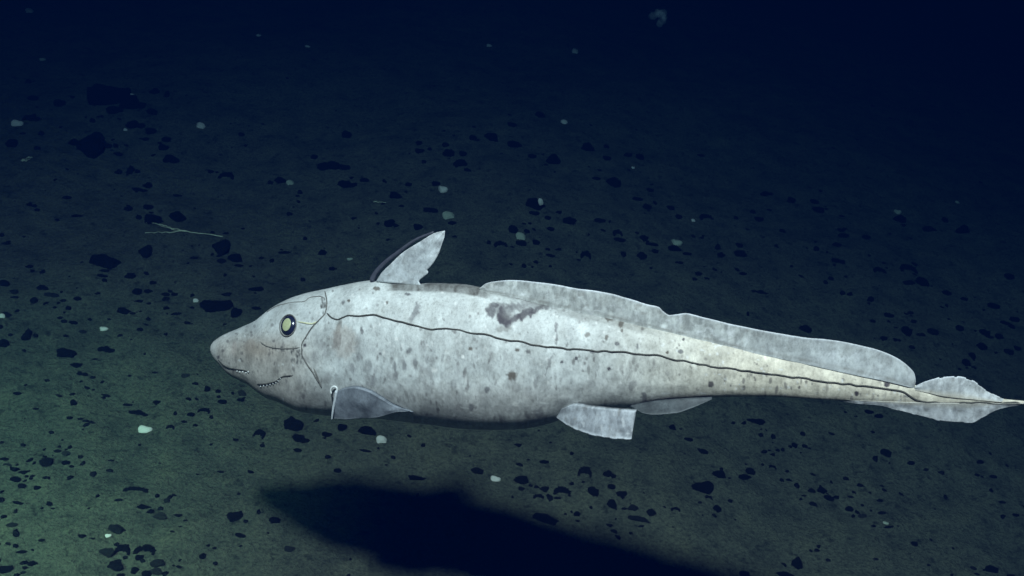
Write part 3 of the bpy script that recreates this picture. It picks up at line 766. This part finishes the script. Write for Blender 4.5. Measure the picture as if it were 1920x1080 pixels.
# u, v, width, height, shape (and g for the greyer ones); some flat ones stand for soft shadow and dark sediment
STONES = '''33 737 17 6 s;110 741 15 4 s;137 754 15 11 d;67 766 12 4 s;198 741 20 5 s;240 758 18 6 s;293 753 15 11 w;260 773 40 11 c;160 789 13 5 l;171 791 15 5 s;96 810 12 6 s;320 799 16 10 a;345 790 12 5 s;358 776 15 9 w;383 768 24 11 a;389 727 13 12 l;409 733 11 7 a g;453 736 17 11 d g;417 752 18 8 s;451 749 15 7 w;43 834 10 6 l;3 829 9 5 s;108 845 15 6 s;131 837 12 9 j;124 849 18 9 s g;7 860 19 6 s;15 871 19 7 a g;87 864 30 19 d;124 867 17 9 l;134 874 10 5 s;43 884 19 9 w;29 897 21 11 w;50 893 8 5 l;61 892 10 5 s;42 911 19 10 l;70 913 13 9 l;208 863 13 4 s;3 937 10 10 j g;37 942 28 7 w;93 943 15 9 l;99 953 9 3 s;29 957 11 11 j g;7 968 12 6 l;22 983 22 8 s g;255 916 47 10 a;295 929 9 8 l;313 938 12 9 l g;222 937 17 5 s;267 949 33 10 j;282 958 17 8 j;300 966 27 14 j g;333 965 17 7 w;218 989 34 19 d g;200 1032 30 20 w g;230 1027 30 21 a;274 1027 43 20 a;262 1043 17 12 l;235 1045 10 7 l;216 1058 31 21 j;253 1067 17 15 w;297 1053 31 15 l g;275 1075 20 13 l;292 1069 27 13 j g;227 1077 17 6 s;335 1062 12 5 s;380 1040 15 13 u;402 1027 9 5 s;440 965 30 23 j;451 1002 21 9 s;323 996 11 3 s;413 884 15 4 s;15 1019 12 5 a;29 1023 12 7 w;40 1034 21 6 s;63 1054 21 12 t;10 1065 27 17 j;43 1073 12 5 s;78 1012 13 5 s;173 1009 12 3 s;515 974 22 12 l;543 1027 21 13 l g;550 792 40 30 j;565 820 37 17 t;613 813 20 11 l;487 810 22 17 a;558 843 17 7 s;615 856 13 7 l g;633 881 15 9 s;492 835 10 7 j g;642 799 18 15 l;3 440 10 7 l;11 456 19 5 s;55 499 15 6 s;79 510 12 5 s;8 531 20 13 l;81 537 23 13 t;26 546 17 9 s g;27 557 17 4 s;97 552 30 8 s g;63 562 15 15 j;145 559 16 7 s;118 563 13 5 s;128 577 12 7 l;102 576 8 4 s;13 588 17 10 s g;120 602 12 7 l;137 604 19 7 s;112 595 12 5 s;2 610 8 13 l;50 626 19 20 j;67 629 9 8 l;19 627 10 5 s;7 643 19 15 l;125 659 37 18 s;141 683 23 11 w;154 699 21 9 t;173 707 12 5 s;200 653 33 12 c;155 621 15 7 s g;178 673 12 3 s;195 486 57 32 d;195 507 20 5 s;192 516 20 7 s;196 525 10 7 l;243 516 23 12 d;287 529 13 8 l;273 469 27 26 j;257 545 18 14 w;278 545 18 9 w;260 564 17 5 s;310 551 17 7 s;327 551 13 8 l;232 581 27 16 d;248 587 12 4 s;312 577 12 9 w;330 588 20 5 s;351 605 12 6 l;262 617 13 7 s;273 608 12 3 s;405 570 62 28 j;443 583 20 20 l;290 408 42 23 d;333 404 37 21 d;278 387 19 11 l;241 390 17 9 s;260 407 12 8 l;415 460 37 30 j;440 482 30 18 d;415 488 18 9 s;448 497 17 6 s;398 435 9 5 s;423 437 12 4 s;363 483 17 5 s;480 541 28 12 w;480 577 18 6 s;348 703 16 10 l g;290 698 12 4 s;60 383 20 9 t;69 393 11 5 s;200 174 78 50 j;242 190 44 30 w;215 205 33 15 l;172 267 55 48 j;140 266 28 12 w;200 272 18 12 l;217 273 10 8 l;221 288 20 7 s;21 267 25 18 d;60 218 36 15 c;62 183 20 12 w;112 192 22 15 l;53 153 13 7 l;290 170 20 13 d;313 175 15 16 j;288 208 25 15 w;262 196 28 11 s;255 232 37 15 t;283 243 23 13 l;312 260 18 11 w;307 275 20 12 l;273 260 13 6 s;323 297 32 14 s;245 317 16 18 u;258 320 13 8 l;277 346 19 12 d;262 355 30 7 s;223 322 11 9 l;125 370 18 7 s;145 404 21 6 s;395 320 13 8 l;425 327 29 14 a;332 366 19 6 w;173 226 11 8 l;77 250 12 8 l;453 252 12 7 l;70 278 13 7 l;650 252 20 13 l;627 309 62 17 c;653 343 40 17 t;683 337 18 8 s;525 338 22 12 d;507 342 11 7 l;589 293 13 10 w;786 267 13 9 l;787 281 18 11 l;836 271 15 8 l;843 285 27 15 l;868 286 15 11 l;863 305 27 17 w;877 318 15 7 s;795 303 10 6 l;766 345 13 9 w;818 343 17 9 l;743 365 26 12 s;808 393 30 9 s;736 417 30 15 t;784 423 18 13 l;848 417 17 7 s;543 401 13 7 l;605 472 18 11 d;535 473 26 5 s;624 503 17 8 w;568 524 10 7 l;572 447 9 6 l;490 483 11 5 s;562 360 9 8 l;1013 215 20 11 l;920 255 30 16 d;960 232 20 10 l;965 270 30 15 l;887 257 15 10 l;1103 275 30 16 w;1038 298 30 22 u;998 292 17 9 l;1150 340 32 20 d;1118 334 17 6 s;1200 293 17 13 l;1138 295 17 11 l;1177 290 17 8 s;1137 275 12 7 l;1003 380 38 26 d;1003 399 18 7 s;1027 407 14 8 w;1047 397 15 7 w;1068 412 29 16 d;1125 412 23 9 s;1219 355 14 9 l;1195 372 20 8 w;1213 387 17 13 l;1257 388 15 10 l;1228 380 8 7 l;1273 405 14 9 l;1323 405 26 11 a;962 429 19 14 l;988 433 12 7 l;977 454 22 9 s;938 456 26 11 a;916 454 8 7 l;1005 452 16 11 l;1157 434 18 12 a;1162 448 23 8 s;1207 445 18 12 j;1222 457 25 5 s;1228 470 14 7 s;1265 464 26 11 s;1288 475 17 7 w;1203 479 20 13 d;1169 476 11 9 l;1098 475 20 16 a;1032 478 18 6 s;1005 491 9 6 l;982 498 10 8 a;1310 512 16 8 w;1275 492 13 5 s;1032 428 16 7 s;1027 467 10 5 l;1437 362 26 10 t;1482 374 17 12 d;1527 377 19 9 l;1535 392 26 11 s;1380 408 10 6 l;1412 397 12 8 l;1423 409 18 10 l;1345 462 13 11 j;1352 477 17 12 w;1386 458 14 11 l;1388 474 24 12 s;1393 512 17 7 w;1425 546 36 8 c;1402 588 6 11 u;1510 615 26 15 d;1467 433 13 7 l;1531 466 12 9 l;1582 441 26 11 l;1577 430 16 8 l;1569 458 18 8 s;1625 444 20 10 w;1572 488 29 11 t;1687 409 26 14 d;1647 505 26 12 a;1702 501 33 15 a;1730 526 30 21 d;1704 529 26 8 s;1558 522 12 7 l;1548 529 10 7 l;1594 550 13 9 u;1580 549 12 8 l;1632 560 14 12 u;1775 548 20 10 w;1807 560 16 6 s;1862 572 23 12 w;1805 428 36 18 u;1742 428 30 9 s;1772 412 14 9 l;1667 590 20 9 l;1637 602 12 6 l;1707 586 13 6 s;1713 602 13 6 s;1700 618 20 28 j;1748 620 21 14 w;1658 633 15 8 l;1682 636 16 8 t;1723 627 12 5 s;1800 614 16 12 l;1847 623 20 15 j;1874 630 18 10 l;1885 605 21 8 s;1903 598 22 9 s;1897 612 13 9 l;1840 649 21 13 d;1907 651 14 10 l;1812 679 18 13 l;1823 665 13 13 l;1892 659 18 13 j;1710 651 14 7 w;1893 517 20 11 l;971 833 15 8 w;1020 865 18 8 w;898 880 30 15 w;978 898 30 18 d;995 910 9 5 l;978 915 13 9 l;1020 915 19 14 w;1010 929 21 10 a;1055 918 34 18 a;1045 933 15 5 s;1097 881 27 22 a;1143 887 25 15 t;1113 920 21 22 j;1146 911 15 11 w;1166 924 22 13 l;1148 943 24 16 w;1186 950 21 12 d g;1170 953 12 5 s;1221 959 21 16 u;1266 953 19 8 a;1024 970 56 22 d;1082 962 15 10 d;1083 976 9 4 s;1108 951 7 6 l;1199 972 44 9 s g;1202 986 13 4 s;1260 799 22 12 j;1291 823 18 7 s;1319 846 19 10 l;1316 910 42 28 w;1328 931 15 8 a;1348 887 27 15 d;1344 953 17 14 d;1416 788 36 12 w;1427 815 11 7 l;1450 818 10 9 j;1490 834 11 11 j;1509 836 12 6 l;1505 813 11 8 j g;1433 846 13 6 s;1407 883 20 14 l;1397 893 27 12 l;1448 874 15 8 a;1466 900 10 7 l;1540 917 24 18 j;1555 933 21 13 j;1521 919 18 8 j;1507 929 11 4 s;1661 847 24 18 d;1708 867 15 7 s;1630 771 18 8 l;1648 779 19 7 s;1586 897 13 7 l;1524 889 12 4 s;1593 953 19 11 d;1617 947 8 5 l;1650 938 13 6 s;1601 923 9 5 l;1595 931 12 4 s;1654 961 17 6 s g;1617 966 20 7 s g;1666 988 21 4 s;1715 1018 14 11 l;1838 865 17 8 d;1862 893 16 6 s;1832 890 10 5 s;1736 880 12 5 s;1879 941 14 5 s;1904 965 15 5 s;1495 1053 24 26 u;1473 1077 44 16 d;1396 1074 20 14 l;1860 1065 29 17 d;1825 1065 15 7 l g;1832 1076 11 4 s;1896 1079 18 6 s;1553 1050 11 6 l;1642 1048 12 5 l;1741 1059 8 4 s;713 977 33 13 l;683 998 20 10 l;897 1070 36 14 l;942 1072 20 10 l;690 806 44 16 w;737 857 10 6 l;783 895 36 9 s;685 845 25 4 s'''
stones = []
for rec in STONES.replace('\n', '').split(';'):
    q_ = rec.split()
    stones.append((float(q_[0]), float(q_[1]), float(q_[2]), float(q_[3]), q_[4], len(q_) > 5))

def seat(u, v, w_, h_, kk):
    """ground place and half sizes (across, deep, tall) of a thing seen at (u, v) with size (w_, h_)"""
    P = ground(u, v + h_ * .22)
    d = P - CAM
    depth = d[1] * CP - d[2] * SP
    px = depth / FPX
    st = -(d / np.linalg.norm(d)) @ GN
    ct = math.sqrt(1 - st * st)
    a = w_ / 2 * px
    b_ = h_ * px / (st + math.sqrt(st * st + (kk * ct) ** 2))
    b_ = min(b_, 1.5 * a)
    c = max(kk * b_, .2 * a)
    return P, a, b_, c

BASEQ = Vector((0, 0, 1)).rotation_difference(Vector(GN)).to_matrix()
def place(o, P, a, b_, c, rz):
    Mx = Matrix.Translation(Vector(P)) @ (BASEQ @ Euler((0, 0, rz)).to_matrix()).to_4x4() @ Matrix.Diagonal((a, b_, c, 1))
    o.matrix_world = Mx

# landmarks used to tell the stones apart in words
ANCH = [((398, 660), "the fish's snout"), ((520, 765), "the fish's chin"), ((660, 800), 'the near pectoral fin'), ((920, 815), "the fish's belly"), ((1150, 830), 'the near pelvic fin'),
        ((1800, 800), "the tail fin's lower lobe"), ((1790, 700), "the tail fin's upper lobe"), ((800, 440), 'the raised dorsal spine'), ((1000, 525), "the long fin's front end"), ((1245, 575), "the long fin's notch"),
        ((1600, 640), "the long fin's rear end"), ((600, 535), "the fish's nape"), ((272, 803), 'the largest pale pebble'), ((195, 615), 'the pale pebble left of the snout'), ((376, 235), 'the pale pebble at upper left'),
        ((32, 230), 'the pale pebble on the left edge'), ((831, 353), 'the pale pebble above the spine'), ((1058, 228), 'the highest central pale pebble'), ((976, 443), 'the pale pebble above the back'), ((1269, 453), 'the squarish pale pebble'),
        ((1003, 380), 'the rock with a white pebble'), ((350, 437), 'the thin pale stalk'), ((200, 174), 'the biggest dark rock'), ((172, 267), 'the diamond-shaped dark rock'), ((405, 570), 'the long rock before the snout'),
        ((195, 487), 'the big rock below the stalk'), ((929, 896), 'the pale pebble by the shadow'), ((715, 823), 'the pale pebble under the fin'), ((218, 989), 'the grey domed stone'), ((90, 864), 'the domed stone at lower left'),
        ((0, 1080), 'the lower left corner'), ((1920, 1080), 'the lower right corner'), ((1316, 910), 'the big wedge-shaped stone'), ((1661, 847), 'the lone domed stone below the tail'), ((1540, 917), 'the jagged stone below the tail'),
        ((1024, 970), 'the big stone at the shadow'), ((1730, 526), 'the arched stones above the tail'), ((1510, 615), 'the stone touching the long fin'), ((700, 1000), "the middle of the fish's shadow"), ((1920, 600), 'the right edge above the tail')]
def dirword(dx, dy):
    a = math.degrees(math.atan2(-dy, dx)) % 360
    return ['right of', 'above and right of', 'above', 'above and left of', 'left of', 'below and left of', 'below', 'below and right of'][int((a + 22.5) // 45) % 8]
ORD = ['', ', second nearest', ', third nearest', ', fourth nearest', ', fifth nearest', ', sixth nearest', ', seventh nearest', ', eighth nearest', ', ninth nearest', ', tenth nearest']
used_lab = {}
def label_for(u, v, w_, word, colour, noun):
    size = 'large' if w_ >= 32 else 'middling' if w_ >= 19 else 'small' if w_ >= 13 else 'tiny'
    (au, av), nm = min(((p, n) for p, n in ANCH if math.hypot(p[0] - u, p[1] - v) > 4), key=lambda t: math.hypot(t[0][0] - u, t[0][1] - v))
    return f"{size} {word} {colour} {noun} {dirword(u - au, v - av)} {nm}", math.hypot(au - u, av - v)

SPECIAL = {(200, 174): 'biggest jagged black rock, at upper left of the seabed', (172, 267): 'diamond-shaped black rock below the biggest rock at upper left', (405, 570): "long jagged black rock just ahead of the fish's snout",
           (195, 486): 'big domed black rock at left, below the thin pale stalk', (1003, 380): 'domed black rock with a white pebble on its right side', (218, 989): 'grey-brown domed stone at lower left beside a tiny white pebble',
           (87, 864): 'domed black stone at lower left, largest of its scatter', (1316, 910): 'big wedge-shaped black stone with a point to the left, below the tail', (1661, 847): 'lone domed black stone below the tail end',
           (1540, 917): 'jagged black stone, larger of two touching below the tail', (1024, 970): "big flattish domed stone at the edge of the fish's shadow", (1730, 526): 'larger arched black stone above the tail, at right',
           (1510, 615): 'domed black stone just above the rear of the long dorsal fin', (290, 408): 'left one of two black domes above the thin pale stalk', (333, 404): 'right one of two black domes above the thin pale stalk',
           (274, 1027): 'hollow arched black stone in the lower left cluster', (255, 916): 'long low hooked black stone at lower left', (550, 792): "rough black stone just below the fish's throat"}
order = sorted(range(len(stones)), key=lambda k: -stones[k][2] * stones[k][3])
single = set(order[:292])
todo = []
small_verts, small_faces = [], []
def add_to_gravel(me, Mx):
    n0 = len(small_verts)
    small_verts.extend([Mx @ v.co for v in me.vertices])
    small_faces.extend([[n0 + i for i in p.vertices] for p in me.polygons])
for k, (u, v, w_, h_, kd, grey) in enumerate(stones):
    kind = KINDS[kd]
    big = w_ >= 24
    P, a, b_, c = seat(u, v, w_, h_, KK[kind])
    if k in single:
        me = rock(kind, big, k % (4 if big else 3))
        o = bpy.data.objects.new('stone', me)
        C.objects.link(o)
        if not me.materials: me.materials.append(M_STONE)
        if grey:
            o.material_slots[0].link = 'OBJECT'; o.material_slots[0].material = M_STONE_G
        place(o, P - GN * c * .12, a * 1.03, b_, c * 1.05, random.uniform(-.25, .25))
        lab, dist = label_for(u, v, w_, WORD[kd], 'grey' if grey else 'black', 'stone')
        if (u, v) in SPECIAL: lab, dist = SPECIAL[(u, v)], 0
        todo.append((lab, dist, o))
    else:
        me = rock('lump', False, 0)
        Mx = Matrix.Translation(Vector(P)) @ (BASEQ @ Euler((0, 0, random.uniform(-.4, .4))).to_matrix()).to_4x4() @ Matrix.Diagonal((a, b_, c, 1))
        add_to_gravel(rock('slab' if kd == 's' else 'lump', False, 1), Mx)
by = {}
for lab, dist, o in todo: by.setdefault(lab, []).append((dist, o))
for lab, lst in by.items():
    lst.sort(key=lambda t: t[0])
    for i, (d, o) in enumerate(lst):
        tag(o, lab + ORD[min(i, 9)], 'stone', 'dark stones scattered on the seabed')

# crumbs too small to count, scattered between the stones
crumb = rock_mesh('crumb', 'lump', 7, 1)
crumb2 = rock_mesh('crumb', 'jag', 9, 1)
centres = np.array([(s[0], s[1]) for s in stones])
n_c = 0
while n_c < 560:
    if random.random() < .65:
        c0 = centres[random.randrange(len(centres))]
        u, v = c0[0] + random.gauss(0, 34), c0[1] + random.gauss(0, 15)
    else:
        u, v = random.uniform(-150, 2070), random.uniform(10, 1150)
    if v < -20 or v > 1200: continue
    P = ground(u, v)
    s = random.uniform(.0016, .0048) * (1 + .5 * random.random() ** 4) * (.75 + .25 * np.linalg.norm(P - CAM) / 2.4)
    Mx = Matrix.Translation(Vector(P)) @ (BASEQ @ Euler((0, 0, random.uniform(0, 6.28))).to_matrix()).to_4x4() @ Matrix.Diagonal((s * random.uniform(1, 1.9), s, s * random.uniform(.3, .7), 1))
    add_to_gravel(random.choice((crumb, crumb2)), Mx)
    n_c += 1
gv = mesh_obj('gravel', small_verts, small_faces, M_STONE)
tag(gv, 'fine black gravel crumbs strewn over the sediment', kind='stuff')

# ------------------------------------------------------------------ pale pebbles
PALES = [(55, 20, 15, 8, 0, 'pale pebble nearest the top left corner'), (32, 230, 22, 12, 0, 'pale oval pebble on the left edge beside dark stones'), (376, 235, 17, 10, 0, 'pale oval pebble right of the biggest dark rock'),
    (272, 803, 27, 15, 0, 'largest pale oval pebble, below and left of the snout'), (195, 615, 17, 9, 0, 'pale oval pebble level with the snout, far left of it'), (203, 1003, 12, 7, 0, 'tiny white pebble touching the grey domed stone at lower left'),
    (831, 353, 19, 14, 0, 'pale round pebble above the raised dorsal spine'), (841, 403, 25, 13, 1, 'faint yellowish pebble just above the dorsal spine tip'), (1058, 228, 14, 9, 0, 'small pale pebble in the upper middle of the seabed'),
    (976, 442, 20, 12, 1, 'yellowish pebble above the front of the long dorsal fin'), (1269, 453, 22, 13, 1, 'squarish yellowish pebble above the notch in the long dorsal fin'), (715, 823, 21, 14, 0, 'pale round pebble below the near pectoral fin'),
    (929, 896, 20, 11, 0, "pale oval pebble below the belly near the fish's shadow"), (544, 342, 15, 9, 1, 'pale pebble right of a domed stone, above the nape'), (917, 85, 11, 5, 0, 'tiny pale pebble near the top middle, left one of two'),
    (1078, 96, 13, 8, 0, 'tiny pale pebble near the top middle, right one of two'), (1300, 413, 8, 5, 0, 'tiny pale pebble above right of the squarish yellowish pebble'), (1187, 314, 7, 4, 0, 'tiny white pebble beside a dark stone, upper right of centre'),
    (1683, 396, 13, 9, 1, 'faint pebble above a domed stone at upper right'), (1795, 379, 9, 5, 1, 'tiny faint pebble farthest to the upper right'), (247, 180, 12, 9, 0, 'tiny pale pebble on the right side of the biggest rock'),
    (367, 563, 11, 7, 0, 'tiny white pebble at the left end of the long rock'), (4, 592, 11, 8, 0, 'tiny white pebble cut by the left edge'), (80, 111, 12, 6, 1, 'faint pebble below the pebble in the top left corner'),
    (1661, 980, 12, 6, 1, 'faint pale chip at lower right below the jagged stone'), (656, 485, 12, 5, 1, 'yellowish chip left of the base of the dorsal spine'), (235, 243, 8, 4, 0, 'tiny white chip below the biggest dark rock'), (485, 66, 9, 5, 0, 'tiny faint pebble at the top, left of centre'),
    (577, 87, 10, 4, 0, 'tiny flat pale chip at the top, left of centre'), (1836, 838, 0, 0, 0, '')]
for (u, v, w_, h_, yel, lab) in PALES:
    if not w_: continue
    P, a, b_, c = seat(u, v, w_, h_, .75)
    me = rock('lump', False, int(u) % 3).copy()
    me.name = 'pale_pebble'
    me.materials.clear(); me.materials.append(M_PALE_Y if yel else M_PALE)
    o = bpy.data.objects.new('pale_pebble', me); C.objects.link(o)
    place(o, P, a, b_, c, random.uniform(-.3, .3))
    tag(o, lab, 'pebble', 'pale pebbles scattered on the seabed')
# the white pebble stuck on the rock's side
P, a, b_, c = seat(1003, 380, 38, 26, KK['dome'])
Pw = P + np.array([a * .55, -b_ * .62, c * .55])
me = rock('lump', False, 1).copy(); me.name = 'pale_pebble'; me.materials.clear(); me.materials.append(M_PALE)
o = bpy.data.objects.new('pale_pebble', me); C.objects.link(o)
place(o, Pw, a * .28, b_ * .3, c * .42, .3)
tag(o, 'white oval pebble stuck to the side of a domed black rock', 'pebble', 'pale pebbles scattered on the seabed')

# ------------------------------------------------------------------ the thin pale stalk and a scrap of another
def stalk(strands, name, label, r):
    V, F = [], []
    for pts in strands:
        uv = along(pts, 30)
        P = ground(uv[:, 0], uv[:, 1]) + np.array([0, 0, 1]) * (r * .9 + .004 * np.abs(noise(np.stack([np.arange(30) * .2, 0 * uv[:, 0], 0 * uv[:, 0]], -1), 4)))[:, None]
        v_, f_ = tube_mesh(P, np.linspace(r, r * .45, 30), 6)
        n0 = len(V); V += list(v_); F += [tuple(n0 + i for i in f) for f in f_]
    o = mesh_obj(name, V, F, M_STALK)
    tag(o, label, 'stalk')
stalk([[(418, 446), (400, 444), (375, 440), (350, 435.5), (325, 433), (308, 427), (290, 421), (274, 419)], [(352, 436), (330, 437), (305, 438), (272, 438.5)], [(340, 435), (322, 430), (306, 424), (298, 422)]],
      'fallen_stalk', 'thin pale forked stalk lying on sediment below two black domes', .0017)
stalk([[(40, 304), (47, 301), (55, 297), (62, 297)], [(42, 305), (50, 303), (58, 299)]], 'fallen_stalk', 'short pale sliver lying near the left edge below a domed stone', .0018)
stalk([[(700, 381), (712, 381), (724, 382)]], 'fallen_stalk', 'short pale straw on the sediment left of the dorsal spine tip', .0016)

# ------------------------------------------------------------------ a faint jelly drifting in the water
m, nt, N, L, b = new_mat('jelly')
tr = N.new('ShaderNodeBsdfTransparent'); df = N.new('ShaderNodeBsdfDiffuse'); df.inputs['Color'].default_value = (.35, .55, .6, 1)
mx = N.new('ShaderNodeMixShader'); mx.inputs[0].default_value = .025
L.new(tr.outputs[0], mx.inputs[1]); L.new(df.outputs[0], mx.inputs[2]); L.new(mx.outputs[0], N['Material Output'].inputs['Surface'])
jp = CAM + ray(1238, 28) * 2.3
bm = bmesh.new()
for k in range(9):
    r_ = bmesh.ops.create_icosphere(bm, subdivisions=3, radius=1)
    c = Vector(jp) + Vector((random.gauss(0, .007), random.gauss(0, .007), random.gauss(0, .008)))
    s = random.uniform(.006, .010)
    for v in r_['verts']:
        v.co = c + v.co * s * (1 + .2 * float(noise(np.array(v.co) * 2 + k * 5, 3)))
me = bpy.data.meshes.new('drifting_jelly'); bm.to_mesh(me); bm.free(); me.materials.append(m)
me.polygons.foreach_set('use_smooth', [True] * len(me.polygons))
o = bpy.data.objects.new('drifting_jelly', me); C.objects.link(o)
tag(o, 'faint bluish clump of jelly drifting in the dark water at the top', 'jelly')
